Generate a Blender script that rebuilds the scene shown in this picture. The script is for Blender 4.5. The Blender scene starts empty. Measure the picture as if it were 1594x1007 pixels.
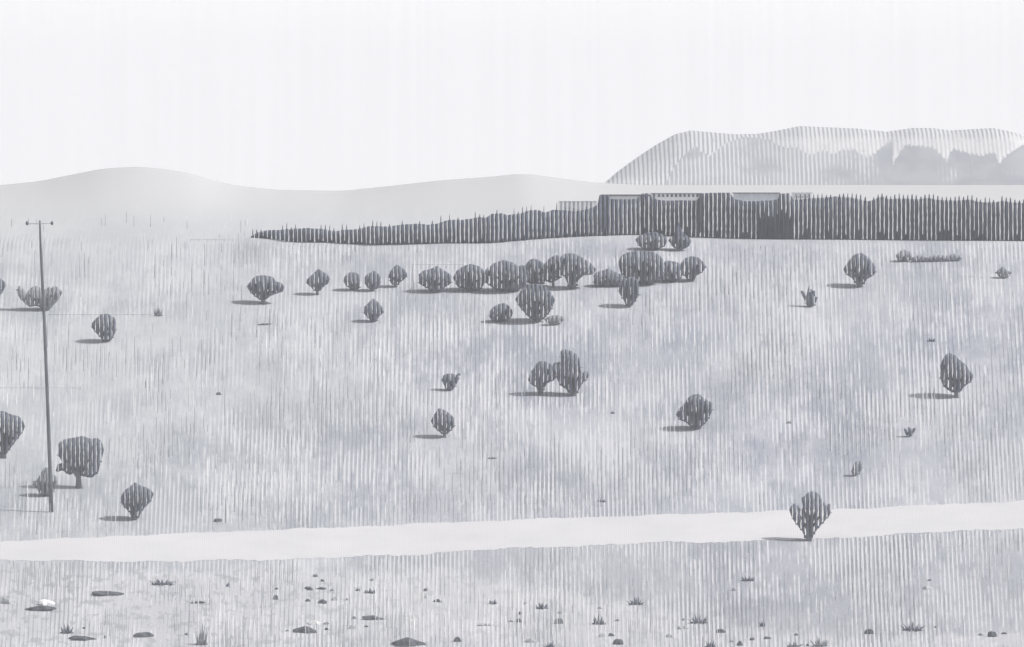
import bpy, math, random
from mathutils import Vector
random.seed(7)
R = math.radians
S = bpy.context.scene
COL = S.collection

# ------------------------------------------------------------------ camera, sky, sun
D = 1875.0            # the view is a very long lens looking at a slope across a valley
PX = 0.025            # metres per photo pixel at y = 0
cam_d = bpy.data.cameras.new('camera'); cam = bpy.data.objects.new('camera', cam_d); COL.objects.link(cam)
cam.location = (0, -D, 0); cam.rotation_euler = (R(90), 0, 0)
cam_d.sensor_width = 36; cam_d.lens = 36*(D/PX)/1594; cam_d.clip_start = 5; cam_d.clip_end = 90000
S.camera = cam

HAZE = .00012
SUN_EL, SUN_AZ = R(46), R(16)      # from the right, a little on the camera's side
sdir = Vector((math.cos(SUN_EL)*math.cos(SUN_AZ), -math.cos(SUN_EL)*math.sin(SUN_AZ), math.sin(SUN_EL)))
sun_d = bpy.data.lights.new('sun', 'SUN'); sun_d.energy = 4.0; sun_d.angle = R(0.5); sun_d.color = (1, .97, .93)
sun = bpy.data.objects.new('sun', sun_d); COL.objects.link(sun)
sun.rotation_euler = sdir.to_track_quat('Z', 'Y').to_euler()

W = bpy.data.worlds.new('World'); S.world = W; W.use_nodes = True
nt = W.node_tree; nt.nodes.clear()
sky = nt.nodes.new('ShaderNodeTexSky'); sky.sky_type = 'NISHITA'; sky.sun_disc = False
sky.sun_elevation = SUN_EL; sky.sun_rotation = R(90)+SUN_AZ; sky.dust_density = 3.0; sky.air_density = 1.0; sky.ozone_density = 1.0
hs = nt.nodes.new('ShaderNodeHueSaturation'); hs.inputs['Saturation'].default_value = .22
bg = nt.nodes.new('ShaderNodeBackground'); bg.inputs['Strength'].default_value = .10
wo = nt.nodes.new('ShaderNodeOutputWorld')
nt.links.new(sky.outputs[0], hs.inputs['Color'])
nt.links.new(hs.outputs[0], bg.inputs['Color'])
# bright white veil of haze low over the horizon, thinning upwards
tc = nt.nodes.new('ShaderNodeTexCoord'); sx = nt.nodes.new('ShaderNodeSeparateXYZ'); nt.links.new(tc.outputs['Generated'], sx.inputs[0])
mr = nt.nodes.new('ShaderNodeMapRange'); mr.interpolation_type = 'SMOOTHSTEP'; nt.links.new(sx.outputs[2], mr.inputs[0])
for i, q in enumerate((0.0, .32, 1.24, .06)): mr.inputs[i+1].default_value = q
mp = nt.nodes.new('ShaderNodeMapping'); mp.inputs['Scale'].default_value = (11000, 0, 120); nt.links.new(tc.outputs['Generated'], mp.inputs[0])
nz = nt.nodes.new('ShaderNodeTexNoise'); nz.inputs['Scale'].default_value = 1; nz.inputs['Detail'].default_value = 1; nt.links.new(mp.outputs[0], nz.inputs['Vector'])
mp2 = nt.nodes.new('ShaderNodeMapping'); mp2.inputs['Scale'].default_value = (45, 0, 160); nt.links.new(tc.outputs['Generated'], mp2.inputs[0])
nz2 = nt.nodes.new('ShaderNodeTexNoise'); nz2.inputs['Scale'].default_value = 1; nz2.inputs['Detail'].default_value = 5; nt.links.new(mp2.outputs[0], nz2.inputs['Vector'])
def wm(op, a, b):
    n = nt.nodes.new('ShaderNodeMath'); n.operation = op
    for i, q in enumerate((a, b)):
        if isinstance(q, float): n.inputs[i].default_value = q
        else: nt.links.new(q, n.inputs[i])
    return n.outputs[0]
va = wm('ADD', wm('MULTIPLY', nz.outputs[0], .12), wm('MULTIPLY', nz2.outputs[0], .05))
st = wm('MULTIPLY', mr.outputs[0], wm('ADD', va, .92))
bg2 = nt.nodes.new('ShaderNodeBackground'); bg2.inputs['Color'].default_value = (.98, .975, 1, 1); nt.links.new(st, bg2.inputs['Strength'])
ad = nt.nodes.new('ShaderNodeAddShader'); nt.links.new(bg.outputs[0], ad.inputs[0]); nt.links.new(bg2.outputs[0], ad.inputs[1]); nt.links.new(ad.outputs[0], wo.inputs[0])
S.view_settings.view_transform = 'Standard'; S.view_settings.look = 'None'; S.view_settings.gamma = 1
S.view_settings.exposure = 0.0

# ------------------------------------------------------------------ helpers
def lerp(a, b, t): return a+(b-a)*t
def pl(pts, u):
    if u <= pts[0][0]: return pts[0][1]
    for (a, va), (b, vb) in zip(pts, pts[1:]):
        if u <= b: return va+(vb-va)*(u-a)/(b-a)
    return pts[-1][1]
def smooth(t): t = max(0, min(1, t)); return t*t*(3-2*t)
def K(y): return PX*(D+y)/D
CREST = [(-400,300),(-100,292),(0,288),(60,282),(120,270),(160,262),(215,259),(260,263),(300,270),(330,280),(370,289),(430,295),(530,297),(600,290),(680,281),(760,275),(815,270),(850,274),(900,281),(940,285),(1000,288),(1594,288),(2000,292)]
Y1, YC = 66.0, 170.0
Z0, TAN = -8.4, .176
def crest(u): return (pl(CREST, u-12)+pl(CREST, u)+pl(CREST, u+12)+pl(CREST, u-6)+pl(CREST, u+6))/5
def field(x, y):
    w = smooth((y+40)/30)*smooth((Y1+10-y)/20)*smooth((200-abs(x))/100)
    return Z0+TAN*y + .05*w*(math.sin(x*.31+y*.11)+math.sin(x*.83-y*.05+2)*.5)
def gz(x, y):
    if y < -40:
        t = smooth((-40-y)/400); return (Z0+TAN*-40) - 3*t*1 + 0*t
    if y <= Y1: return field(x, y)
    zf = field(x, Y1); k1 = K(Y1); u = 797+x/K(y); v1 = 503.5-zf/k1
    if y <= YC:
        t = (y-Y1)/(YC-Y1); f = math.sin(t*math.pi/2)
        v = v1-(v1-crest(u))*f
        return (503.5-v)*K(y)
    zc = (503.5-crest(u))*K(YC)
    return zc-(zc+20)*smooth((y-YC)/1500)
def ground_y(u, v):
    lo, hi = -60., YC
    for _ in range(50):
        m = (lo+hi)/2; x = (u-797)*K(m); vv = 503.5-gz(x, m)/K(m)
        if vv > v: lo = m
        else: hi = m
    return (lo+hi)/2
def gpt(u, v):
    y = ground_y(u, v); x = (u-797)*K(y); return Vector((x, y, gz(x, y)))

class MB:
    def __init__(s): s.v = []; s.f = []
    def add(s, vs, fs):
        n = len(s.v); s.v += [tuple(p) for p in vs]; s.f += [tuple(i+n for i in f) for f in fs]
    def rings(s, rings, cap=True):
        n = len(rings[0]); vs = [p for r in rings for p in r]; fs = []
        for i in range(len(rings)-1):
            for j in range(n):
                a = i*n+j; b = i*n+(j+1) % n; fs.append((a, b, b+n, a+n))
        if cap:
            fs.append(tuple(reversed(range(n)))); m = (len(rings)-1)*n; fs.append(tuple(m+j for j in range(n)))
        s.add(vs, fs)
    def tube(s, pts, rad, n=7):
        rs = []
        for i, p in enumerate(pts):
            p = Vector(p); a = Vector(pts[max(0, i-1)]); b = Vector(pts[min(len(pts)-1, i+1)])
            t = (b-a).normalized(); e = Vector((0, 1, 0)) if abs(t.y) < .9 else Vector((1, 0, 0))
            x = t.cross(e).normalized(); y = t.cross(x)
            r = rad[i]; rs.append([p+x*math.cos(q*2*math.pi/n)*r+y*math.sin(q*2*math.pi/n)*r for q in range(n)])
        s.rings(rs)
    def box(s, x0, x1, y0, y1, z0, z1):
        vs = [(x, y, z) for x in (x0, x1) for y in (y0, y1) for z in (z0, z1)]
        s.add(vs, [(0,1,3,2),(4,6,7,5),(0,4,5,1),(2,3,7,6),(0,2,6,4),(1,5,7,3)])
    def build(s, name, m, parent=None, smoothf=True, loc=None):
        me = bpy.data.meshes.new(name); me.from_pydata(s.v, [], s.f); me.validate(); me.update()
        if smoothf:
            for p in me.polygons: p.use_smooth = True
        me.materials.append(m)
        o = bpy.data.objects.new(name, me); COL.objects.link(o)
        if parent: o.parent = parent
        if loc is not None: o.location = loc
        return o
def tag(o, label=None, cat=None, group=None, kind=None):
    if label: o['label'] = label
    if cat: o['category'] = cat
    if group: o['group'] = group
    if kind: o['kind'] = kind
    return o
def empty(name, loc):
    o = bpy.data.objects.new(name, None); o.empty_display_size = .2; COL.objects.link(o); o.location = loc; return o

# ------------------------------------------------------------------ materials
P = 6.67*PX                                   # spacing of the upright streaks
class NT:
    def __init__(s, name):
        s.m = bpy.data.materials.new(name); s.m.use_nodes = True; s.t = s.m.node_tree; s.t.nodes.clear()
        s.o = s.n('ShaderNodeOutputMaterial'); s.b = s.n('ShaderNodeBsdfPrincipled')
        s.b.inputs['Roughness'].default_value = .9; s.b.inputs['Specular IOR Level'].default_value = .1
        s.t.links.new(s.b.outputs[0], s.o.inputs[0])
        g = s.n('ShaderNodeNewGeometry'); q = s.n('ShaderNodeSeparateXYZ'); s.l(g.outputs['Position'], q.inputs[0])
        s.X, s.Y, s.Z = q.outputs
    def n(s, t): return s.t.nodes.new(t)
    def l(s, a, b): s.t.links.new(a, b)
    def setv(s, inp, v):
        if isinstance(v, (int, float)): inp.default_value = v
        elif isinstance(v, tuple): inp.default_value = (*v, 1) if len(v) == 3 else v
        else: s.l(v, inp)
    def M(s, op, a, b=0, c=None, clamp=False):
        n = s.n('ShaderNodeMath'); n.operation = op; n.use_clamp = clamp
        s.setv(n.inputs[0], a); s.setv(n.inputs[1], b)
        if c is not None: s.setv(n.inputs[2], c)
        return n.outputs[0]
    def vec(s, x, y, z=0):
        n = s.n('ShaderNodeCombineXYZ'); s.setv(n.inputs[0], x); s.setv(n.inputs[1], y); s.setv(n.inputs[2], z); return n.outputs[0]
    def noise(s, v, scale=1., det=2., rough=.5):
        n = s.n('ShaderNodeTexNoise'); s.l(v, n.inputs['Vector']); n.inputs['Scale'].default_value = scale
        n.inputs['Detail'].default_value = det; n.inputs['Roughness'].default_value = rough; return n.outputs['Fac']
    def map(s, v, a, b, c=0., d=1.):
        n = s.n('ShaderNodeMapRange'); n.interpolation_type = 'SMOOTHSTEP'
        for i, q in enumerate((v, a, b, c, d)): s.setv(n.inputs[i], q)
        return n.outputs[0]
    def mix(s, f, a, b):
        n = s.n('ShaderNodeMix'); n.data_type = 'RGBA'; s.setv(n.inputs[0], f); s.setv(n.inputs[6], a); s.setv(n.inputs[7], b); return n.outputs[2]
    def done(s, c): s.setv(s.b.inputs['Base Color'], c); return s.m

def streaks(t, c, per, dark, white, ad, aw, zscale=1., wob=.14):
    """upright brushed streaks: every row (spacing per, along world x) is its own broken line"""
    kx = P/per
    w = t.noise(t.vec(t.M('MULTIPLY', t.X, 2.2*kx), t.M('MULTIPLY', t.Z, 2.0*kx)), 1, 2)
    ph = t.M('ADD', t.M('DIVIDE', t.X, per), t.M('MULTIPLY', w, wob))
    row = t.M('FLOOR', ph); fr = t.M('FRACT', ph)
    rn = t.noise(t.vec(t.M('MULTIPLY', row, 5.37), t.M('MULTIPLY', t.Z, .75*kx*zscale)), 1, 3, .6)
    big = t.noise(t.vec(t.M('MULTIPLY', t.X, .28*kx), t.M('MULTIPLY', t.Z, .45*kx), 3.3), 1, 3, .6)
    big2 = t.noise(t.vec(t.M('MULTIPLY', t.X, .33*kx), t.M('MULTIPLY', t.Z, .5*kx), 9.1), 1, 3, .6)
    dl = t.M('MULTIPLY', t.map(t.M('ABSOLUTE', t.M('SUBTRACT', fr, .35)), .06, .17, 1, 0),
             t.map(t.M('ADD', rn, t.M('MULTIPLY', big, 1.3)), 1.05, 1.24))
    wl = t.M('MULTIPLY', t.map(t.M('ABSOLUTE', t.M('SUBTRACT', fr, .72)), .1, .24, 1, 0),
             t.map(t.M('ADD', t.M('SUBTRACT', 1, rn), t.M('MULTIPLY', big2, 1.3)), 1.06, 1.26))
    c = t.mix(t.M('MULTIPLY', dl, ad), c, dark)
    return t.mix(t.M('MULTIPLY', wl, aw), c, white)

def mat_ground(name, hill=False):
    t = NT(name)
    v = t.vec(t.M('MULTIPLY', t.X, .20), t.M('MULTIPLY', t.Z, .36))
    a = t.map(t.noise(v, 1, 7, .68), .42, .60)
    v2 = t.vec(t.M('MULTIPLY', t.X, 1.5), t.M('MULTIPLY', t.Z, .9), 5)
    b = t.map(t.noise(v2, 1, 5, .7), .40, .62)
    lx = t.map(t.X, -22, 4)
    light = t.mix(lx, (.485,.506,.520), (.450,.450,.500)); blue = t.mix(lx, (.285,.312,.335), (.262,.282,.342))
    c = t.mix(a, light, blue)
    c = t.mix(t.M('MULTIPLY', b, .55), c, (.305,.325,.372))
    # pale bare ground lowest on the slope, grey scrub between it and the road
    zl = t.M('SUBTRACT', -9.5, t.map(t.X, -5, 12, 0, 2.4))
    e = t.noise(t.vec(t.M('MULTIPLY', t.X, .5), t.M('MULTIPLY', t.Z, .6), 2), 1, 4, .6)
    zq = t.M('ADD', t.Z, t.M('MULTIPLY', t.M('SUBTRACT', e, .5), 1.4))
    low = t.map(t.M('SUBTRACT', zl, zq), -.15, .25)
    scrub = t.M('MULTIPLY', t.map(t.Z, -8.0, -8.6), t.map(t.X, -9, 2, .25, 1))
    c = t.mix(t.M('MULTIPLY', scrub, .6), c, (.285,.295,.335))
    c = t.mix(t.M('MULTIPLY', low, .72), c, (.53,.525,.55))
    # brushed fine grain
    g = t.noise(t.vec(t.M('MULTIPLY', t.X, 15), t.M('MULTIPLY', t.Z, 3.0), 1), 1, 4, .75)
    c = t.mix(t.map(g, .38, .68, 0, .38), c, (.24,.262,.305))
    g2 = t.noise(t.vec(t.M('MULTIPLY', t.X, 13), t.M('MULTIPLY', t.Z, 2.2), 7), 1, 3, .75)
    c = t.mix(t.map(g2, .50, .72, 0, .5), c, (.56,.56,.58))
    sp = t.noise(t.vec(t.M('MULTIPLY', t.X, 38), t.M('MULTIPLY', t.Z, 20), 3), 1, 2, .8)
    c = t.mix(t.map(sp, .52, .70, 0, .55), c, (.60,.60,.63))
    c = t.mix(t.map(sp, .48, .32, 0, .55), c, (.20,.215,.255))
    c0 = c; c = streaks(t, c, P, (.13,.145,.175), (.66,.655,.68), .74, .72)
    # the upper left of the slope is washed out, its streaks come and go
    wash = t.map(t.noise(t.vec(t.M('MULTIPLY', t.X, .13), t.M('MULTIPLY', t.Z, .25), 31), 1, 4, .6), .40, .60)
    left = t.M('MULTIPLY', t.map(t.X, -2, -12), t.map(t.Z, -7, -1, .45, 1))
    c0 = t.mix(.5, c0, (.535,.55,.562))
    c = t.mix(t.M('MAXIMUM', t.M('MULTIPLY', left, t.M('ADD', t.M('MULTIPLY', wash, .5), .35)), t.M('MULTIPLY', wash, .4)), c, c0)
    ph = t.M('FRACT', t.M('ADD', t.M('DIVIDE', t.X, P), .1)); ln = t.map(t.M('ABSOLUTE', t.M('SUBTRACT', ph, .5)), .05, .13, 1, 0)
    lm = t.map(t.noise(t.vec(t.M('MULTIPLY', t.X, .6), t.M('MULTIPLY', t.Z, .8), 12), 1, 3, .6), .42, .56)
    c = t.mix(t.M('MULTIPLY', t.M('MULTIPLY', ln, lm), t.M('MULTIPLY', low, .55)), c, (.15,.16,.185))
    # litter and stains on the near ground
    bl = t.noise(t.vec(t.M('MULTIPLY', t.X, 1.9), t.M('MULTIPLY', t.Z, 3.4), 21), 1, 4, .65)
    near = t.M('MULTIPLY', t.map(t.Z, -9.2, -9.8), t.map(t.X, 2, -14, .45, 1))
    c = t.mix(t.M('MULTIPLY', t.map(bl, .53, .60), t.M('MULTIPLY', near, .6)), c, (.265,.28,.29))
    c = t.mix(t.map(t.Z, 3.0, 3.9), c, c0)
    far = t.map(t.Z, 3.0, 5.6)              # far ground: distant mist painted in as a paler colour, streaks thin out
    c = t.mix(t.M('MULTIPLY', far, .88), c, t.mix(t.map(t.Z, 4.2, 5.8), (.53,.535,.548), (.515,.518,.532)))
    return t.done(c)

def mat_road():
    t = NT('pale_dust')
    a = t.noise(t.vec(t.M('MULTIPLY', t.X, .4), t.M('MULTIPLY', t.Z, 1.6)), 1, 4, .6)
    c = t.mix(t.map(a, .35, .7), (.60,.595,.615), (.555,.555,.575))
    fr = t.M('FRACT', t.M('DIVIDE', t.X, P/2))
    c = t.mix(t.map(t.M('ABSOLUTE', t.M('SUBTRACT', fr, .5)), .1, .4, .16, 0), c, (.3,.3,.34))
    g = t.noise(t.vec(t.M('MULTIPLY', t.X, 14), t.M('MULTIPLY', t.Z, 6), 1), 1, 3, .7)
    return t.done(t.mix(t.map(g, .4, .75, 0, .2), c, (.45,.46,.5)))

def mat_leaf(name, c0, c1):
    t = NT(name)
    a = t.noise(t.vec(t.M('MULTIPLY', t.X, 6), t.M('MULTIPLY', t.Z, 1.2), t.Y), 1, 4, .7)
    b = t.noise(t.vec(t.M('MULTIPLY', t.X, 30), t.M('MULTIPLY', t.Z, 9)), 1, 3, .7)
    c = t.mix(t.map(a, .35, .65), c0, c1)
    c = t.mix(t.map(b, .42, .75, 0, .35), c, tuple(min(1, q*1.7) for q in c1))
    return t.done(c)

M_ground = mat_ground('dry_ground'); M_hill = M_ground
M_road = mat_road()
M_leaf = mat_leaf('grey_foliage', (.085,.10,.13), (.125,.14,.175))
M_leafmid = mat_leaf('mid_grey_foliage', (.18,.195,.22), (.23,.245,.27))
M_leafpale = mat_leaf('pale_grey_foliage', (.33,.345,.355), (.38,.395,.41))
M_bark = mat_leaf('grey_bark', (.12,.125,.14), (.16,.165,.18))
M_wood = mat_leaf('dark_wood_foliage', (.035,.048,.08), (.085,.102,.137))
M_pole = mat_leaf('pole_timber', (.05,.06,.072), (.11,.12,.135))
M_white = mat_leaf('white_render', (.74,.74,.77), (.8,.8,.8))
M_palewall = mat_leaf('pale_blue_render', (.52,.55,.60), (.64,.66,.70))
M_dark = mat_leaf('dark_trim', (.10,.11,.13), (.15,.16,.18))
M_gdark = mat_leaf('dark_straw', (.23,.245,.27), (.33,.34,.365))
M_gpale = mat_leaf('bleached_straw', (.70,.70,.72), (.76,.76,.77))
M_stone = mat_leaf('grey_stone', (.05,.06,.072), (.11,.12,.135))
M_highlight = mat_leaf('white_highlight', (.62,.62,.635), (.7,.7,.71))  # white of the highlights next to dark stones, put into colour

# ------------------------------------------------------------------ ground, hills, mountains, road
def xs_grid():
    a = [-30+.3*i for i in range(201)]; o = [34,40,50,70,110,200,500,1500,3000,6000]
    return [-q for q in reversed(o)]+a+o
XS = xs_grid()
def sheet(ys): 
    vs = []; fs = []; n = len(XS)
    for y in ys:
        for x in XS: vs.append((x, y, gz(x, y)))
    for j in range(len(ys)-1):
        for i in range(n-1):
            a = j*n+i; fs.append((a, a+1, a+n+1, a+n))
    return vs, fs
m = MB()
ysn = [-4000,-3000,-1900,-1000,-500,-300,-200,-120,-80,-60,-45,-40]+[-39+1.5*i for i in range(70)]+[Y1]+[67+3*i for i in range(18)]
ysn = sorted(set(ysn)); YS = 100.0; ysn = [y for y in ysn if y < YS]+[YS]
m.add(*sheet(ysn))
m.add(*sheet([1920, 2400, 3000, 4000, 5000]))
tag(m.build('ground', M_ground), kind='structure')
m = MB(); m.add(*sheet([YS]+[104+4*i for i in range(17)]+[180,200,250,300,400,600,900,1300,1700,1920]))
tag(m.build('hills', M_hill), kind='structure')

UP = [(-60,846),(0,843),(200,834),(400,826),(600,818),(800,809),(900,806),(1230,795),(1350,791),(1450,786),(1594,780),(1700,776)]
LO = [(-60,873),(0,872),(150,874),(300,874),(400,872),(520,868),(640,864),(730,857),(800,854),(1000,846),(1180,842),(1280,839),(1400,832),(1594,822),(1700,818)]
m = MB(); vs = []; fs = []; NR = 8; NU = 300
for i in range(NU+1):
    u = -60+1760*i/NU
    vu, vl = pl(UP, u)+1.2*math.sin(u*.05)*math.sin(u*.017)+random.uniform(-.8,.8), pl(LO, u)+1.6*math.sin(u*.041)*math.sin(u*.013)+random.uniform(-1.2,1.2)
    for j in range(NR+1):
        p = gpt(u, lerp(vl, vu, j/NR)); p.z += .008; vs.append(tuple(p))
for i in range(NU):
    for j in range(NR):
        a = i*(NR+1)+j; fs.append((a, a+NR+1, a+NR+2, a+1))
m.add(vs, fs); tag(m.build('road', M_road), kind='structure')

def ridge(name, pts, y, depth, base_v, rough, matr, u0, u1, line=None, mat2=None):
    """a mountain range: a real height field rising from its foot to the crest line"""
    k = K(y); vs = []; fs = []; nu = int((u1-u0)/1.2); nr = 90
    ph = [random.uniform(0, 9) for _ in range(6)]
    for j in range(nr+1):
        t = j/nr                      # 0 foot, .6 crest, 1 back foot
        for i in range(nu+1):
            u = u0+(u1-u0)*i/nu
            h = max(0, base_v-pl(pts, u))
            prof = math.sin(min(t/.6, 1)*math.pi/2)**.8 if t <= .6 else math.cos((t-.6)/.4*math.pi/2)
            gully = 1-rough*(1-abs(2*t/.6-1))*(.5+.5*math.sin(u*.11+ph[0]+2*math.sin(t*5+u*.02)))*(t < .6)
            hh = h*prof*gully
            vs.append(((u-797)*k, y+depth*(t-.6), (503.5-base_v+hh)*k - (30 if j == nr else 6 if j == 0 else 0)))
    n = nu+1
    for j in range(nr):
        for i in range(nu): a = j*n+i; fs.append((a, a+1, a+n+1, a+n))
    m = MB(); m.add(vs, fs); o = m.build(name, matr); o.data.materials.append(mat2)
    for p in o.data.polygons:
        c = p.center; kk = K(c.y); u = 797+c.x/kk; v = 503.5-c.z/kk
        if u > 1035+3*math.sin(v) and v > pl(line, u)+1.2*math.sin(u*.9)+.8*math.sin(v*1.7+u): p.material_index = 1
    return tag(o, kind='structure')
def mat_mtn(name, base, base2, stripe, amt, y, lo, hi, wid=.3):
    t = NT(name); kk = K(y); per = 6.67*kk
    a = t.noise(t.vec(t.M('DIVIDE', t.X, 45*kk), t.M('DIVIDE', t.Z, 30*kk)), 1, 4, .6)
    c = t.mix(t.map(a, .4, .6), base, base2)
    w = t.noise(t.vec(t.M('DIVIDE', t.X, 20*kk), t.M('DIVIDE', t.Z, 20*kk)), 1, 2)
    fr = t.M('FRACT', t.M('ADD', t.M('DIVIDE', t.X, per), t.M('MULTIPLY', w, .3)))
    line = t.map(t.M('ABSOLUTE', t.M('SUBTRACT', fr, .5)), wid-.1, wid+.08, 1, 0)
    msk = t.noise(t.vec(t.M('DIVIDE', t.X, 70*kk), t.M('DIVIDE', t.Z, 50*kk), 4), 1, 3, .6)
    side = t.map(t.M('DIVIDE', t.X, kk), 450, 640, 0, .22) if lo is None else 0
    msk = t.M('SUBTRACT', msk, side)
    msk = t.map(msk, (lo or .30), hi)
    if lo is not None:
        zc = t.M('ADD', t.M('DIVIDE', t.Z, kk), t.M('MULTIPLY', t.noise(t.vec(t.M('DIVIDE', t.X, 12*kk), t.Y, 7), 1, 2), 26))
        top = t.map(zc, 292, 304); sh = t.map(t.M('DIVIDE', t.X, kk), 330, 480, 1, .45)
        msk = t.M('MULTIPLY', msk, t.M('MAXIMUM', top, sh))
        bl = t.noise(t.vec(t.M('DIVIDE', t.X, 14*kk), t.M('DIVIDE', t.Z, 8*kk), 2), 1, 3, .7)
        c = t.mix(t.map(bl, .60, .66, 0, .6), c, (.40,.42,.46))
    return t.done(t.mix(t.M('MULTIPLY', t.M('MULTIPLY', line, msk), amt), c, stripe))
YM = 4200
BACK = [(900,290),(937,290),(942,284),(960,268),(990,246),(1020,226),(1050,209),(1075,203),(1110,206),(1145,209),(1180,208),(1210,203),(1245,196),(1290,198),(1335,200),(1380,205),(1420,199),(1450,199),(1480,203),(1545,199),(1570,204),(1594,212),(1640,225),(1700,240)]
FRONT = [(1035,290),(1048,262),(1060,246),(1076,232),(1083,226),(1092,236),(1104,242),(1112,236),(1131,222),(1158,214),(1200,218),(1207,225),(1225,230),(1240,230),(1252,238),(1264,240),(1281,233),(1300,239),(1311,232),(1328,231),(1340,240),(1350,244),(1363,238),(1376,226),(1388,219),(1390,236),(1385,252),(1383,264),(1392,252),(1400,238),(1410,225),(1424,227),(1452,229),(1460,236),(1468,244),(1474,252),(1478,238),(1484,231),(1509,239),(1529,242),(1546,237),(1551,240),(1554,256),(1562,246),(1574,237),(1594,224),(1640,215),(1700,235)]
M_back = mat_mtn('snowy_range', (.74,.735,.75), (.66,.66,.675), (.20,.225,.27), .95, YM, .22, .42, .22)
M_front = mat_mtn('rock_range', (.275,.295,.335), (.34,.355,.385), (.66,.665,.68), .95, YM, None, .50, .2)
ridge('mountains', BACK, YM, 130, 290, 0, M_back, 900, 1700, FRONT, M_front)

# ------------------------------------------------------------------ bushes
def cross(poly, u):
    r = []
    n = len(poly)
    for i in range(n):
        (a, b), (c, d) = poly[i], poly[(i+1) % n]
        if (a <= u) != (c <= u): r.append(b+(d-b)*(u-a)/(c-a))
    r.sort(); return list(zip(r[::2], r[1::2]))
def pdist(poly, u, v):
    best = 1e9; n = len(poly)
    for i in range(n):
        (a, b), (c, d) = poly[i], poly[(i+1) % n]
        dx, dy = c-a, d-b; L = dx*dx+dy*dy or 1
        t = max(0, min(1, ((u-a)*dx+(v-b)*dy)/L))
        best = min(best, math.hypot(u-a-t*dx, v-b-t*dy))
    return best
def chaikin(poly):
    o = []; n = len(poly)
    for i in range(n):
        (a, b), (c, d) = poly[i], poly[(i+1) % n]
        o += [(a*.88+c*.12, b*.88+d*.12), (a*.12+c*.88, b*.12+d*.88)]
    return o
def slat(m, uc, v0, v1, hw, poly, Rm, base, k, kd, yoff=0., per=3., full=True):
    """one upright frond of the crown, its ends cut along the crown's own outline"""
    n = max(3, int((v1-v0)/per)); rings = []; mid = (v0+v1)/2
    wx = random.uniform(0, 9); cols = []
    for j in range(8):
        du = hw*math.cos(j*math.pi/4)*(1 if j % 4 == 0 else 1.15)
        a, b = v0, v1
        if full:
            iv = [q for q in cross(poly, uc+du) if q[0] < v1 and q[1] > v0]
            if iv: q = min(iv, key=lambda q: abs((q[0]+q[1])/2-mid)); a, b = q
            else: a = b = mid; du *= .6
            a = max(a, v0-9); b = min(b, v1+9)
        cols.append((du, a, b))
    for i in range(n+1):
        t = i/n; v = lerp(v1, v0, t)
        d = min(pdist(poly, uc, v), Rm)
        wob = 1+.10*math.sin(v*.7+wx)+random.uniform(-.06, .06)
        hd = max(.8, kd*math.sqrt(max(0, d*(2*Rm-d))))*random.uniform(.95, 1.05)
        cx = uc+.3*math.sin(v*.25+wx)+random.uniform(-.1, .1)
        rings.append([((cx+du*wob-797)*k-base.x, yoff+hd*math.sin(j*math.pi/4)*k, (503.5-lerp(b, a, t))*k-base.z)
                      for j, (du, a, b) in enumerate(cols)])
    m.rings(rings)
def crown_mesh(poly, base, kd=.8, fill=.3, gap=(.78, .92), yoff=0.):
    k = K(base.y); m = MB(); poly = chaikin(poly)
    us = [p[0] for p in poly]; vs = [p[1] for p in poly]
    Rm = max(pdist(poly, lerp(min(us), max(us), i/12), lerp(min(vs), max(vs), j/12)) if any(a <= lerp(min(vs), max(vs), j/12) <= b for a, b in cross(poly, lerp(min(us), max(us), i/12))) else 0 for i in range(1, 12) for j in range(1, 12))
    Rm = max(Rm, 2.)
    per = P/k; sp = 6.67
    i0 = int(math.floor((min(us)-797)*k/P))-1; i1 = int(math.ceil((max(us)-797)*k/P))+1
    for i in range(i0, i1+1):
        uc = 797+i*P/k+random.uniform(-.35, .35)
        # narrow slats squeeze in at the rim so that the outline stays whole
        for a, b in cross(poly, uc):
            if b-a < 1.2: continue
            hw = sp/2*random.uniform(*gap)
            slat(m, uc, a+random.uniform(-.8, .5), b, hw, poly, Rm, base, k, kd, yoff)
        ug = uc+sp/2
        for a, b in cross(poly, ug):
            h = b-a
            if h < 3: continue
            if random.random() < fill:
                q0 = a+h*random.uniform(0, .5); q1 = min(b, q0+h*random.uniform(.25, .7))
                slat(m, ug, q0, q1, sp/2*.5, poly, Rm, base, k, kd*.75, yoff, full=False)
            # twiggy foot of the gap keeps the crown joined
            slat(m, ug, lerp(a, b, .93), b, sp/2*.6, poly, Rm, base, k, kd*.6, yoff, full=False)
    return m
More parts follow.
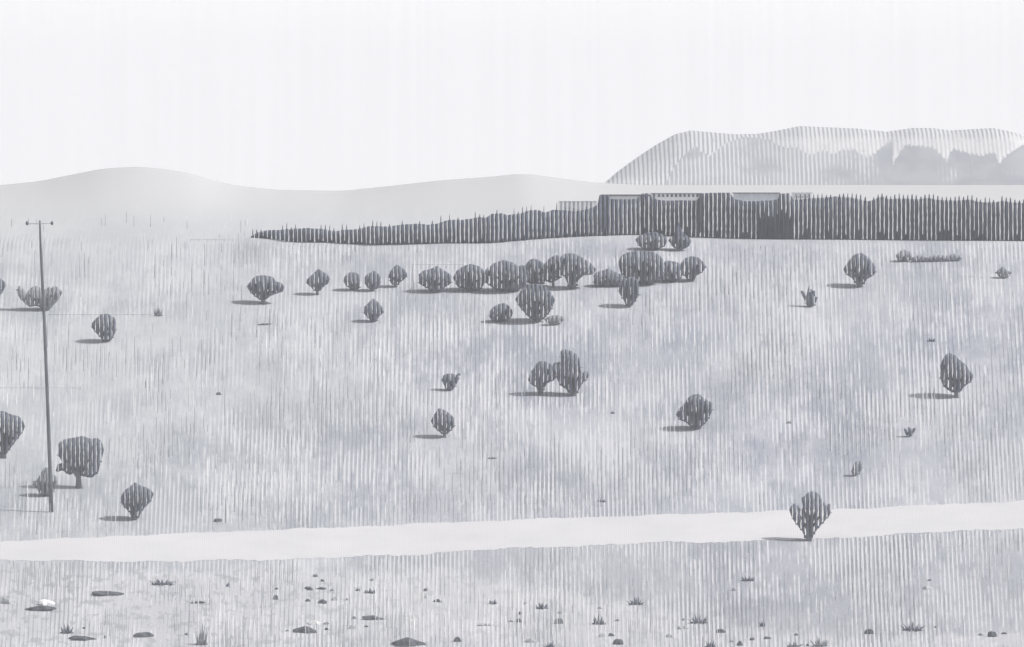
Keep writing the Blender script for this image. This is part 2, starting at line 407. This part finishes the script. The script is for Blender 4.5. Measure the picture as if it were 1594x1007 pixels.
def bush(poly, base, label, group=None, matr=None, kd=1.2, tr=None, fill=.1, cat='bush', name='bush', gap=(.75,.87)):
    if 640 < base[0] < 1100 and base[1] < 456:      # the thicket: crowns grow into one another
        cu, cv = sum(p[0] for p in poly)/len(poly), sum(p[1] for p in poly)/len(poly)
        poly = [(cu+(a-cu)*1.13, cv+(b-cv)*(1.04 if b < cv else 1.08)) for a, b in poly]
    g = gpt(*base); k = K(g.y); root = empty(name, g); tag(root, label, cat, group)
    matr = matr or M_leaf
    crown_mesh(poly, g, kd, fill, gap).build('crown', matr, root)
    us = [p[0] for p in poly]; vs = [p[1] for p in poly]; w = max(us)-min(us); h = max(vs)-min(vs)
    cu, cv = sum(us)/len(us), sum(vs)/len(vs)
    r = (tr or max(1.2, w*.06))*k
    def L(u, v, y=0): return Vector(((u-797)*k-g.x, y, (503.5-v)*k-g.z))
    m = MB()
    m.tube([L(base[0], base[1]+1.5), L(lerp(base[0], cu, .25), lerp(base[1], cv, .35)), L(lerp(base[0], cu, .8), lerp(base[1], cv, .9))], [r*1.25, r*.9, r*.4])
    for q in (-1, -.45, .45, 1):
        m.tube([L(lerp(base[0], cu, .15), lerp(base[1], cv, .3)), L(cu+q*w*.18, lerp(base[1], cv, .75), q*.1), L(cu+q*w*.27, cv-h*.08*(1-abs(q)), q*.2)], [r*.6, r*.4, r*.15], 5)
    m.build('trunk', M_bark, root)
    return root
exec_bushes = [
 ([(-18,432),(0,433),(6,437),(11,441),(6,451),(-1,462),(-14,464)], (-6,465), 'dark bush cut off by the left edge, level with the middle of the pole', {}),
 ([(26,448),(31,444),(36,449),(41,458),(45,450),(53,445),(61,446),(66,452),(70,450),(76,446),(80,449),(84,445),(89,446),(92,452),(97,451),(97,457),(90,467),(82,476),(76,483),(66,482),(58,475),(46,478),(36,470),(28,460)], (70,483), 'wide bush of upright tulip-like lobes behind the middle of the pole', {'fill':.6,'matr':'mid'}),
 ([(140,506),(147,498),(157,489),(168,488),(178,494),(182,503),(181,514),(176,524),(172,531),(160,531),(155,524),(147,515)], (165,532), 'rounded dark bush alone right of the pole, above the large flat-crowned one', {}),
 ([(384,446),(390,438),(396,430),(410,428),(426,431),(430,438),(438,440),(443,445),(440,454),(430,457),(420,461),(413,467),(405,467),(395,460),(387,452)], (409,473), 'broad flat-topped dark bush at the left end of the long row of bushes', {'fill':.55}),
 ([(475,438),(482,430),(490,424),(496,418),(503,423),(511,428),(514,436),(510,442),(503,446),(499,453),(489,453),(484,446),(478,442)], (494,459), 'pointed bush on a short stem, second from the left in the long row', {}),
 ([(533,434),(539,427),(545,423),(556,425),(562,430),(564,437),(562,446),(557,451),(545,450),(538,444)], (550,452), 'small round bush, left one of three small bushes whose shadows run together', {}),
 ([(566,435),(571,427),(582,421),(590,427),(594,434),(592,443),(587,450),(576,451),(569,444)], (581,453), 'small round bush, middle one of three small bushes whose shadows run together', {}),
 ([(603,427),(609,420),(613,416),(618,411),(624,416),(631,420),(634,427),(631,434),(624,438),(618,445),(609,442),(605,434)], (615,447), 'small pointed bush, right and highest of three small bushes whose shadows run together', {}),
 ([(652,434),(655,427),(662,421),(672,419),(680,414),(688,420),(697,426),(702,433),(700,440),(692,445),(684,452),(672,452),(664,446),(655,441)], (677,455), 'round peaked bush at the left end of the joined thicket in mid field', {}),
 ([(708,432),(713,422),(722,415),(733,411),(745,415),(752,422),(756,430),(752,441),(745,451),(727,449),(715,446)], (733,453), 'round bush second from the left in the joined thicket', {}),
 ([(755,432),(760,420),(770,411),(784,405),(797,409),(804,415),(812,413),(818,418),(821,430),(816,441),(805,450),(790,452),(775,450),(762,441)], (788,454), 'large domed bush in the thicket, up and left of the tall oval bush', {}),
 ([(818,416),(823,407),(829,403),(838,405),(846,411),(849,424),(846,441),(823,440),(817,428)], (834,446), 'narrow bush in the thicket directly behind the tall oval bush', {}),
 ([(847,414),(856,402),(866,397),(874,402),(877,418),(871,432),(858,439),(848,434)], (861,447), 'narrow upright bush in the thicket between the oval bush and the spreading one', {}),
 ([(872,405),(880,396),(892,395),(905,401),(917,410),(925,420),(919,427),(905,428),(899,433),(897,446),(886,446),(884,433),(876,426)], (891,450), 'spreading umbrella-shaped bush on a clear stem at the right of the left-hand thicket', {}),
 ([(924,434),(930,424),(940,421),(947,418),(955,423),(964,427),(972,433),(969,441),(958,445),(930,445)], (946,446), 'low wide bush with a small peak, between the umbrella-shaped bush and the big round one', {}),
 ([(967,408),(970,399),(978,394),(990,391),(1005,391),(1017,393),(1025,399),(1031,408),(1032,420),(1024,433),(1010,441),(990,438),(975,430),(968,420)], (1003,443), 'biggest round bush of the right-hand thicket, below the pair at the foot of the wood', {}),
 ([(1028,411),(1040,406),(1052,408),(1060,413),(1063,424),(1056,435),(1032,437),(1026,425)], (1045,439), 'middle bush of the right-hand thicket, between the biggest one and the round end one', {}),
 ([(1060,412),(1067,403),(1076,399),(1086,401),(1094,409),(1097,415),(1091,424),(1083,428),(1081,435),(1071,435),(1065,425),(1061,418)], (1077,438), 'small round bush at the right end of the right-hand thicket', {}),
 ([(961,446),(966,438),(975,432),(985,430),(994,436),(998,446),(996,458),(990,467),(985,476),(975,476),(970,466),(964,456)], (980,478), 'narrow bush with its own flat shadow in front of the right-hand thicket', {}),
 ([(992,372),(998,366),(1008,362),(1020,361),(1030,365),(1037,372),(1033,382),(1022,388),(1005,388),(995,381)], (1014,389), 'round bush at the foot of the wood, left one of the close pair', {}),
 ([(1042,373),(1049,367),(1053,358),(1057,346),(1060,358),(1065,365),(1072,369),(1074,376),(1069,384),(1058,388),(1048,383)], (1057,390), 'bush with a pointed tip, right one of the pair at the foot of the wood', {'fill':.9}),
 ([(803,466),(808,456),(814,448),(824,442),(836,441),(850,446),(858,455),(863,466),(861,478),(854,488),(846,498),(830,499),(818,489),(808,477)], (837,501), 'tall oval bush in front of the thicket, the darkest in mid field', {}),
 ([(759,488),(766,479),(774,474),(784,471),(792,476),(798,484),(798,492),(790,499),(776,501),(766,499)], (780,501), 'low domed bush just left of the tall oval bush', {}),
 ([(848,497),(855,492),(866,490),(876,492),(879,497),(872,504),(860,506),(852,503)], (863,506), 'tiny pale rounded bush at the foot of the tall oval bush', {'matr':'mid','fill':.8}),
 ([(564,481),(572,472),(581,464),(589,470),(596,479),(598,486),(590,492),(586,500),(578,500),(572,494),(566,487)], (581,501), 'small diamond-shaped bush alone below the three small bushes', {}),
 ([(1312,420),(1320,408),(1328,397),(1340,393),(1350,399),(1360,410),(1367,420),(1360,428),(1350,434),(1345,443),(1333,443),(1327,433),(1317,427)], (1339,447), 'diamond-shaped bush alone under the right half of the wood', {}),
 ([(1247,450),(1252,455),(1256,463),(1257,450),(1260,443),(1264,450),(1264,460),(1268,449),(1271,456),(1268,463),(1274,461),(1270,470),(1267,477),(1256,477),(1253,467),(1248,459)], (1261,478), 'small plant of finger-like upright leaves left of the diamond-shaped bush', {'tr':1.2,'fill':.8}),
 ([(1394,398),(1400,391),(1408,388),(1416,391),(1420,399),(1416,407),(1398,407)], (1407,407), 'small ball-shaped bush at the left end of the low hedge', {'matr':'mid','fill':.9}),
 ([(1416,403),(1428,397),(1437,398),(1443,402),(1453,397),(1464,397),(1475,398),(1484,395),(1493,397),(1500,402),(1490,406),(1460,407),(1420,407)], (1458,407), 'long low wavy bush trailing right from the small ball-shaped bush', {'matr':'mid','fill':.9,'tr':2}),
 ([(1548,422),(1555,421),(1558,415),(1563,415),(1568,420),(1574,424),(1569,432),(1556,432)], (1562,433), 'small mid-grey bush near the right edge, above a dotted line of shadow', {'matr':'mid','fill':.9}),
 ([(-34,650),(-10,643),(5,639),(18,645),(30,648),(39,659),(37,670),(28,682),(18,695),(8,710),(-6,706),(-25,690)], (5,713), 'big dark bush cut off by the left edge beside the lower pole', {}),
 ([(87,697),(94,687),(103,683),(115,681),(128,678),(142,683),(152,681),(160,690),(162,702),(157,718),(154,735),(142,744),(128,741),(118,733),(108,740),(98,732),(87,735),(88,723),(98,720),(90,708)], (123,760), 'large lobed bush with a broad flat crown just right of the lower pole', {'kd':.6}),
 ([(48,747),(56,750),(63,738),(68,728),(77,727),(82,738),(89,742),(93,750),(87,758),(81,771),(62,771),(58,760),(52,756)], (70,772), 'ragged bush directly behind the foot of the pole', {'matr':'mid'}),
 ([(187,775),(193,764),(203,757),(210,750),(218,755),(229,759),(239,766),(237,778),(226,789),(218,799),(216,807),(205,807),(202,798),(194,790),(188,783)], (210,809), 'balloon-shaped dark bush just above the road at left', {}),
 ([(687,586),(694,582),(704,581),(710,584),(715,579),(719,586),(713,592),(710,600),(705,607),(694,606),(691,598),(688,592)], (700,608), 'small lopsided bush in mid field, directly above the small round one', {'fill':.9}),
 ([(671,655),(676,645),(683,635),(692,638),(700,643),(708,652),(710,660),(704,668),(697,675),(690,677),(682,671),(675,664)], (692,681), 'small round bush with a long thin shadow at the very centre of the field', {}),
 ([(822,592),(826,579),(833,571),(838,562),(848,562),(857,566),(862,573),(868,586),(862,592),(852,596),(847,603),(845,613),(837,613),(836,602),(828,600)], (841,615), 'rounded lower bush, left half of the joined twin bushes in mid field', {}),
 ([(857,576),(864,562),(870,567),(873,558),(871,548),(877,543),(887,545),(896,550),(904,560),(908,568),(902,578),(906,581),(912,576),(917,582),(914,591),(906,597),(901,604),(899,613),(887,613),(880,605),(872,600),(867,588)], (893,616), 'taller forked bush, right half of the joined twin bushes in mid field', {}),
 ([(1053,645),(1056,636),(1064,630),(1070,620),(1078,614),(1088,613),(1098,621),(1107,626),(1113,633),(1107,641),(1103,653),(1096,661),(1088,668),(1076,665),(1068,657),(1056,653)], (1085,668), 'leaning five-sided bush resting low on the ground, right of the twin bushes', {'fill':.5}),
 ([(1460,576),(1465,565),(1470,555),(1476,549),(1486,552),(1494,561),(1503,566),(1510,577),(1516,584),(1512,594),(1500,602),(1494,611),(1482,611),(1470,603),(1464,592)], (1489,619), 'tall oval bush with a thick bar of shadow near the right edge', {}),
 ([(1406,665),(1412,669),(1415,663),(1419,668),(1426,665),(1423,674),(1417,680),(1410,678)], (1415,680), 'tiny crown-shaped plant below the bush near the right edge', {'tr':1,'fill':1}),
 ([(1325,736),(1328,723),(1333,718),(1340,716),(1345,722),(1342,731),(1336,739),(1328,741)], (1331,741), 'tiny leaning oval bush above the road, up and right of the spade-shaped bush', {'tr':1,'matr':'mid'}),
 ([(1228,794),(1231,788),(1236,783),(1242,786),(1248,796),(1251,791),(1247,776),(1254,770),(1260,765),(1268,765),(1276,769),(1280,779),(1286,786),(1292,783),(1297,790),(1293,800),(1285,810),(1275,821),(1268,829),(1265,839),(1254,839),(1250,829),(1242,819),(1234,808)], (1259,842), 'spade-shaped bush standing at the near edge of the road', {'kd':.7,'fill':.04,'gap':(.68,.78)}),
]
MM = {'mid': M_leafmid, 'pale': M_leafpale}
for poly, base, label, kw in exec_bushes:
    kw = dict(kw)
    if 'matr' in kw: kw['matr'] = MM[kw['matr']]
    bush(poly, base, label, 'bushes scattered over the pale field', **kw)

# ------------------------------------------------------------------ the wood along the far edge of the field
WT = [(392,368),(396,364),(402,361),(420,358),(445,357),(480,355),(505,357),(520,360),(535,358),(560,356),(575,352),(590,352),(600,353),(625,350),(650,348),(665,350),(680,348),(700,342),(720,342),(735,340),(745,338),(757,339),(765,333),(783,332),(790,335),(810,332),(826,327),(838,327),(848,331),(862,326),(880,328),(900,329),(920,324),(931,318),(933,304),(948,304),(950,310),(990,310),(1000,301),(1012,300),(1015,309),(1030,312),(1088,312),(1091,300.5),(1137,300),(1140,309),(1160,313),(1200,312),(1213,310),(1216,301),(1230,301),(1233,311),(1262,309),(1300,306),(1322,307),(1340,311),(1352,314),(1366,308),(1374,306),(1384,310),(1400,309),(1430,310),(1446,308),(1458,311),(1480,312),(1510,311),(1528,315),(1548,315),(1560,312),(1575,315),(1594,316),(1640,318)]
WB = [(392,370),(410,371),(430,373),(455,377),(480,378),(520,378),(555,381),(580,383),(640,382),(700,380),(760,380),(800,376),(850,372),(900,369),(960,367),(1000,366),(1050,368),(1100,370),(1200,373),(1400,374),(1640,376)]
def wood():
    m = MB(); per = 6.67; u = 393.
    while u < 1640:
        vt, vb = pl(WT, u), pl(WB, u); g = gpt(u, vb); k = K(g.y)
        hw = per/2*random.uniform(.84, 1.0)
        n = max(4, int((vb-vt)/5)); wx = random.uniform(0, 9)
        top = vt-random.uniform(-.3, .5); rings = []
        dmax = min(1., (vb-vt)/30)
        for i in range(n+1):
            t = i/n; v = lerp(vb+1, top, t)
            h = hw*(1+.08*math.sin(v*.5+wx)+random.uniform(-.06, .06))
            cx = u+.2*math.sin(v*.18+wx)
            hd = 24*dmax*math.sqrt(max(.12, 1-(2*t-1)**2))
            rings.append([((cx+h*math.cos(q)-797)*k, g.y+24*dmax*k+hd*math.sin(q)*k, (503.5-v-t*(pl(WT, u+hw*math.cos(q))-vt))*k) for q in [j*math.pi/3+math.pi/6 for j in range(6)]])
        m.rings(rings)
        # thin shoots standing above the canopy
        if random.random() < (.95 if u > 1250 else .75 if u > 870 else .5) and not 925 < u < 1240:
            hh = random.uniform(4, 9) if u > 1250 else random.uniform(3, 12)
            cx = u+random.uniform(-.4, .4); r = random.uniform(.5, .9)*(1.9 if u > 1250 else 1.2)
            b = g.y+14*k
            m.tube([((cx-797)*k, b, (503.5-vt-4)*k), ((cx-797)*k, b, (503.5-vt+hh*.6)*k), ((cx+.2-797)*k, b, (503.5-vt+hh)*k)], [r*k, r*.8*k, r*.25*k], 5)
        # undergrowth closing some of the gaps
        ug = u+per/2; dense = 1 if 1178 < u < 1228 else .3 if u > 1228 else .25 if u < 600 else .08
        vt2 = pl(WT, ug)
        if random.random() < dense+.15:
            hgt = (vb-vt2)*(random.uniform(.1, .3) if dense < 1 else random.uniform(.4, .6)*min(1, abs(1240-u)/30+.2)+.15)
            a = ug-1.6; b_ = ug+1.6; y0 = g.y+8*k; rings = []
            for i in range(5):
                t = i/4; v = lerp(vb+1, vb-hgt, t); h = 1.9*(1-.7*t**3); hd = 8*(1-.5*t)
                rings.append([((ug+h*math.cos(q)-797)*k, y0+hd*k+hd*math.sin(q)*k, (503.5-v)*k) for q in [j*math.pi/3+math.pi/6 for j in range(6)]])
            m.rings(rings)
        u += per
    return m
tag(wood().build('woodland', M_wood), 'long dark belt of dense wood along the far edge of the field', 'wood', kind='stuff')

# ------------------------------------------------------------------ long low buildings showing over the wood
def building(u0, u1, vroof, vwall, label, wallm, roofm, cols=(), wins=(), slab=1.6, dep=70, over=2.0):
    g = gpt((u0+u1)/2, 366); y = g.y+3; k = K(y)
    root = empty('low_building', ((u0+u1)/2*k-797*k, y, gz(((u0+u1)/2-797)*k, y)))
    tag(root, label, 'building', 'low flat-roofed buildings behind the wood')
    o = root.location
    X = lambda u: (u-797)*k-o.x
    Z = lambda v: (503.5-v)*k-o.z
    m = MB(); m.box(X(u0), X(u1), 0, dep*k, -.3, Z(vroof+slab)); m.build('wall', wallm, root, False)
    m = MB(); m.box(X(u0-over), X(u1+over), -3*k, (dep+3)*k, Z(vroof+slab)+.002, Z(vroof)); m.build('roof', roofm, root, False)
    for c in cols:
        m = MB(); m.box(X(c-1.6), X(c+1.6), -2.6*k, -.4*k, -.3, Z(vroof+slab)-.002); m.build('column', roofm, root, False)
    for a, b, va, vb in wins:
        m = MB(); m.box(X(a), X(b), -.5*k, .3*k, Z(vb), Z(va)); m.build('window', M_dark, root, False)
building(936, 1010, 302.6, 310, 'low building with a thin dark flat roof, left of the one with openings', M_white, M_dark, cols=(938,944), wins=[], slab=2.6, over=1)
building(1014, 1092, 300.5, 312, 'low white building with a row of square dark openings under its roof', M_white, M_dark, cols=(1018,1090), wins=[(1024+6.67*i, 1027.4+6.67*i, 302.2, 306.5) for i in range(10)], slab=1.0, over=1)
building(1142, 1212, 299.6, 312, 'long plain white-walled building under a thin dark roof line', M_palewall, M_dark, cols=(1214,), wins=[], slab=1.5)
building(1233, 1264, 299.4, 312, 'short white building with a grid of small openings, rightmost of the skyline row', M_white, M_palewall, cols=(), wins=[(1238+6.67*i, 1240.4+6.67*i, 302.4, 304.2) for i in range(4)]+[(1236, 1262, 306, 307)], slab=.8, over=1)
building(870, 929, 312.5, 328, 'pale blue stepped-down building where the wood starts to rise', M_palewall, M_white, cols=[870+6.67*i for i in range(9)], slab=1, over=0)
for o in list(COL.objects):      # the posts of the pale building are dark
    pass

# ------------------------------------------------------------------ utility pole
g = gpt(80, 797); k = K(g.y)
root = empty('utility_pole', g); tag(root, 'tall thin dark utility pole leaning slightly left, at the left side of the field', 'utility pole')
def L(u, v, y=0): return ((u-797)*k-g.x, y, (503.5-v)*k-g.z)
m = MB(); pts = [(80,800,4.6),(79,760,4.2),(76.5,690,3.9),(73,600,3.5),(69,500,3.3),(65.5,430,3.0),(63,380,2.4),(62,343,1.9)]
m.tube([L(a, b) for a, b, c in pts], [c*.74*k for a, b, c in pts], 12); m.build('shaft', M_pole, root)
m = MB(); m.tube([L(40, 348.5, -.08), L(83, 347.5, -.08)], [.55*k, .55*k], 6); m.build('crossarm', M_gdark, root)
for u in (42, 81):
    m = MB(); m.tube([L(u, 350.5, -.08), L(u, 348, -.08), L(u, 345.5, -.08), L(u, 344, -.08)], [1.0*k, 2.3*k, 1.9*k, .7*k], 8); m.build('insulator', M_dark, root)

# ------------------------------------------------------------------ wire fences, very faint
def fence(u0, u1, v, h, label):
    g0 = gpt(u0, v); root = empty('wire_fence', g0); tag(root, label, 'fence', 'faint wire fences in the field'); k = K(g0.y)
    u = u0; tops = []
    while u <= u1:
        p = gpt(u, v)-g0; m = MB(); m.tube([p+Vector((0, 0, -.05)), p+Vector((0, 0, h*k))], [.35*k, .3*k], 5); m.build('post', M_gdark, root)
        tops.append(p+Vector((0, 0, h*k*.85))); u += 13.34
    m = MB(); m.tube(tops, [.28*k]*len(tops), 4); m.build('wire', M_gdark, root)
fence(641, 725, 417, 6, 'short faint wire fence above the left end of the thicket')
fence(296, 364, 376, 3.5, 'faint dotted fence left of the tip of the wood')
fence(75, 242, 492, 3, 'long faint dotted fence right of the middle of the pole')
fence(-8, 132, 606, 3, 'faint dotted fence crossing behind the lower pole')

# ------------------------------------------------------------------ stones and tufts
def stone(u, v, w, h, label, matr=None, tilt=0., lumps=3):
    if w > 14: h *= .7
    g = gpt(u, v+h/2); k = K(g.y)
    m = MB(); ph = [random.uniform(0, 6) for _ in range(5)]
    rings = []; n = 14
    for i in range(8):
        t = math.sin(i/7*math.pi/2); hz = (1-t)*-.15+t*.8; r = math.sqrt(max(.03, 1-t**3))
        ring = []
        for j in range(n):
            q = j*2*math.pi/n
            rr = r*(1+.22*math.sin(lumps*q+ph[0])+.16*math.sin(5*q+ph[1]+3*t)+random.uniform(-.06, .06))
            x = rr*math.cos(q)*w/2*k; zz = hz*h*k*(1+.25*math.sin(math.cos(q)*3.5+ph[2])*min(1, r*1.5))
            zz = max(zz+tilt*x, -.1)
            ring.append((x, rr*math.sin(q)*w*.30*k, zz))
        rings.append(ring)
    m.rings(rings)
    o = m.build('stone', matr or M_stone, None, False, g)
    tag(o, label, 'stone', 'stones strewn over the foreground')
def tuft(u, v, w, h, label, matr=None, n=None):
    g = gpt(u, v+h/2); k = K(g.y); m = MB(); n = n or max(4, int(w/2.2))
    for i in range(n):
        q = (i+.5)/n*2-1; q += random.uniform(-.15, .15)
        x0 = q*w*.28*k; x1 = q*w*.5*k*random.uniform(.8, 1.2); hh = h*k*random.uniform(.5, 1.05)*(1-.35*abs(q)); y0 = random.uniform(-.25, .25)*w*k
        r = random.uniform(.8, 1.3)*k
        m.tube([(x0, y0, -.04), (lerp(x0, x1, .4), y0, hh*.5), (x1, y0, hh)], [r*1.2, r, r*.25], 5)
    m.tube([(-w*.42*k, 0, .01), (0, 0, h*.16*k), (w*.42*k, 0, .01)], [.8*k, h*.2*k, .8*k], 6)
    o = m.build('grass_tuft', matr or M_leaf, None, True, g)
    tag(o, label, 'grass tuft', 'grass tufts on the ground')
items = [
 ('s',65,945,42,10,'wide dark stone at lower left with a white highlight lump behind it',None),
 ('s',71,936,24,11,'round white highlight lump behind a wide dark stone at lower left','w'),  # highlight beside the dark stone, added as a white lump
 ('s',10,932,26,16,'pale grey stone at the left edge, below the road','p'),
 ('t',104,977,22,15,'small spiky tuft just above the curved stone in the lower left corner',None),
 ('s',128,992,36,8,'long curved dark stone in the lower left corner',None),
 ('s',165,922,44,8,'lens-shaped striped stone with a thin tail, below the road at left',None),
 ('t',253,905,40,9,'low arching row of short dark stalks just under the road at left',None),
 ('s',221,987,24,10,'dark wedge-shaped stone left of the branching plant at the bottom',None),
 ('t',314,985,20,32,'branching twiggy plant near the bottom left, the tallest tuft there','m'),
 ('s',307,937,18,4,'thin flat stone above the branching twiggy plant',None),
 ('t',355,909,6,7,'tiny dark tuft on its own between the road and the thin flat stone',None),
 ('s',476,978,30,15,'wide leaning grey stone, lower centre left',None),
 ('s',489,968,20,9,'whitish highlight lump behind the wide leaning grey stone','w'),  # highlight next to the leaning stone, modelled as its own pale lump
 ('s',580,960,30,9,'slanting dark stone with a ragged top, lower centre left',None),
 ('s',633,997,42,18,'large pointed grey stone like a tiny mountain on the bottom edge',None),
 ('s',548,975,9,6,'small grey pebble left of the slanting dark stone','p'),
 ('s',502,935,12,7,'small dark pebble above the wide leaning grey stone',None),
 ('s',500,915,14,5,'narrow dark pebble, right one of two close under the road at centre left',None),
 ('s',482,915,8,6,'little round pebble, left one of two close under the road at centre left',None),
 ('s',520,931,8,6,'faint small pebble right of the small dark one','p'),
 ('s',429,929,7,7,'tiny pebble standing alone left of the small dark ones',None),
 ('t',491,893,8,8,'tiny hooked tuft right under the road at centre left',None),
 ('t',576,919,20,7,'short row of dotted stalks above the slanting stone',None),
 ('s',682,934,12,5,'flat dark pebble among specks at bottom centre',None),
 ('s',661,928,6,5,'faint speck-sized pebble left of the flat dark one','p'),
 ('t',768,936,14,7,'pair of short dark stalks right of the flat pebble',None),
 ('s',757,971,24,5,'thin curved grey stone lying alone at bottom centre','p'),
 ('s',712,994,10,8,'small dark stone on the bottom edge right of the pointed one',None),
 ('t',844,941,22,11,'tuft of blunt upright leaves on a flat foot, bottom centre',None),
 ('s',869,966,12,8,'dark notched pebble below the blunt-leaved tuft',None),
 ('s',807,965,7,6,'small round dark pebble left of the notched one',None),
 ('s',825,996,16,9,'grey tilted stone at the bottom edge right of centre','p'),
 ('t',856,1002,18,12,'dark spiky tuft cut by the bottom edge right of centre',None),
 ('t',931,963,20,15,'dark tooth-shaped tuft below the middle of the foreground',None),
 ('s',963,998,14,12,'blocky dark stone on the bottom edge right of centre',None),
 ('s',937,988,8,6,'small slanting pebble left of the blocky dark stone','p'),
 ('t',990,934,24,12,'small tuft with one tall tooth and a trail of dots, centre right',None),
 ('s',1042,988,10,6,'light slanting pebble right of the blocky stone','p'),
 ('t',1088,962,30,14,'wide jagged tuft in the foreground right of centre',None),
 ('s',1062,976,14,7,'pale pebble just left below the wide jagged tuft','p'),
 ('s',1122,981,12,6,'small cupped dark pebble right below the wide jagged tuft',None),
 ('t',1164,899,22,9,'dark tuft alone on the grey ground left below the spade-shaped bush',None),
 ('s',1144,916,8,6,'faint pebble left below the lone dark tuft','p'),
 ('t',1187,968,10,12,'two thick dark blades side by side, foreground right',None),
 ('s',1152,1000,9,8,'round dark stone on the bottom edge, foreground right',None),
 ('t',1106,1000,18,12,'spiky tuft on the bottom edge below the wide jagged one',None),
 ('s',1194,992,10,4,'thin cupped pebble below the two thick blades',None),
 ('t',1236,1001,22,10,'mottled low tuft on the bottom edge, left of its twin mound','m'),
 ('t',1277,998,26,14,'mottled mounded tuft on the bottom edge under the spade-shaped bush','m'),
 ('s',1353,982,11,8,'small dark stone in the lower right with nothing close by',None),
 ('t',1420,974,34,13,'row of dark curved stalks in the lower right',None),
 ('s',1444,914,13,7,'faint double pebble on the grey ground at lower right','p'),
 ('s',1545,986,13,12,'mottled round stone near the lower right corner',None),
 ('s',339,809,12,6,'small dark stone just above the road, right of the balloon-shaped bush',None),
 ('t',937,778,14,7,'tiny dark tuft above the road near the centre',None),
 ('s',340,612,7,5,'tiny stone alone in the left middle of the field',None),
 ('t',954,641,8,6,'tiny tuft right of the twin bushes',None),
 ('t',1450,528,16,7,'small flat tuft above the bush with the thick bar of shadow',None),
 ('t',766,712,16,4,'faint row of dots below right of the centre bush',None),
 ('s',409,504,22,3,'thin dark bar of stone below the broad flat-topped bush',None),
 ('t',247,483,16,18,'dark cluster of upright stalks left of the long row of bushes','m'),
 ('t',1228,655,10,8,'thin upright tuft in the right middle of the field','m'),
]
random.seed(21)
seen = set()
for kind, u, v, w, h, label, mt in items:
    short = label.split(',')[0]
    if v < 880: continue
    for side, du, dv in (('left of', -1, 0), ('right of', 1, 0), ('behind', .1, -1)):
        if random.random() > .45: continue
        lab = 'tiny dark pebble just '+side+' the '+short
        if len(lab.split()) > 16 or lab in seen: continue
        seen.add(lab)
        uu = u+du*(w/2+random.uniform(8, 20)); vv = v+dv*(h/2+random.uniform(8, 14))+random.uniform(-3, 3)
        if vv > 1004 or vv < pl(LO, uu)+12: continue
        stone(uu, vv, random.uniform(4, 9), random.uniform(3, 5.5), lab, random.choice([M_stone, M_leafmid]), random.uniform(-.3, .3))
for kind, u, v, w, h, label, mt in items:
    if v > 880: w *= 1.12; h *= 1.15
    if kind == 's': stone(u, v, w, h, label, {None: M_stone, 'w': M_highlight, 'p': M_leafpale}[mt], random.uniform(-.12, .12))
    else: tuft(u, v, w, h, label, {None: M_leaf, 'm': M_leafmid}[mt])

# ------------------------------------------------------------------ dry upright grass: streaks of straw
from mathutils import noise as mn
boxes = []
for poly, base, label, kw in exec_bushes:
    us = [p[0] for p in poly]; vs = [p[1] for p in poly]; boxes.append((min(us)-3, max(us)+3, min(vs), base[1]))
def straw(n, matr, dark, seed, label, name):
    random.seed(seed); m = MB(); c = 0; tries = 0
    while c < n and tries < n*12:
        tries += 1
        u = random.uniform(-10, 1604); v = 1012-(1012-345)*random.random()**1.05
        if v < 384 and (u > 385 or random.random() < .6): continue
        if u < 360 and v < 560 and random.random() < .55: continue
        if pl(UP, u)-1 < v < pl(LO, u)+3 : continue
        g = gpt(u, v)
        w = mn.noise(Vector((g.x*.25, g.z*.4, seed)))+.5*mn.noise(Vector((g.x*.9, g.z*.9, seed+3)))
        if w < random.uniform(-.05, .6): continue
        i = round(g.x/P); off = .0 if dark else .4
        x = (i+off)*P+random.uniform(-.016, .016); k = K(g.y); u = 797+x/k
        h = random.uniform(8, 46)*(1. if v > 400 else .5)
        if v > 384 and v-h < 380 and u > 385: h = v-381
        if any(a < u < b and not (v < cc or v-h > dd) for a, b, cc, dd in boxes):
            continue
        if pl(LO, u) < v and v-h < pl(LO, u): h = (v-pl(LO, u))*1.05
        if h < 3: continue
        r = random.uniform(.32, .58)*k; z = gz(x, g.y)
        lean = random.uniform(-.25, .25)*k
        ring = []
        for t, rr in ((0, .9), (.35, 1), (.85, .95), (1, .4)):
            ring.append([(x+lean*t+r*rr*math.cos(q), g.y+r*rr*math.sin(q), z-.02+h*k*t) for q in (0.3, 2.4, 4.5)])
        m.rings(ring, cap=False); c += 1
    tag(m.build(name, matr), label, 'grass', kind='stuff')
straw(2600, M_gdark, True, 11, 'thin dark upright dry grass stems all over the field', 'dry_grass')
straw(2400, M_gpale, False, 12, 'thin bleached white grass stems all over the field', 'bleached_grass')

# ------------------------------------------------------------------ haze
m = MB(); m.box(-6400, 6400, -4200, 5200, -32, 40)
hz = bpy.data.materials.new('haze'); hz.use_nodes = True; t = hz.node_tree; t.nodes.clear()
pv = t.nodes.new('ShaderNodeVolumePrincipled'); pv.inputs['Color'].default_value = (.90, .91, .96, 1); pv.inputs['Density'].default_value = HAZE
pv.inputs['Anisotropy'].default_value = 0
out = t.nodes.new('ShaderNodeOutputMaterial'); t.links.new(pv.outputs[0], out.inputs['Volume'])
o = m.build('haze', hz, None, False); tag(o, 'thin pale haze lying over the whole plain', 'haze', kind='stuff')
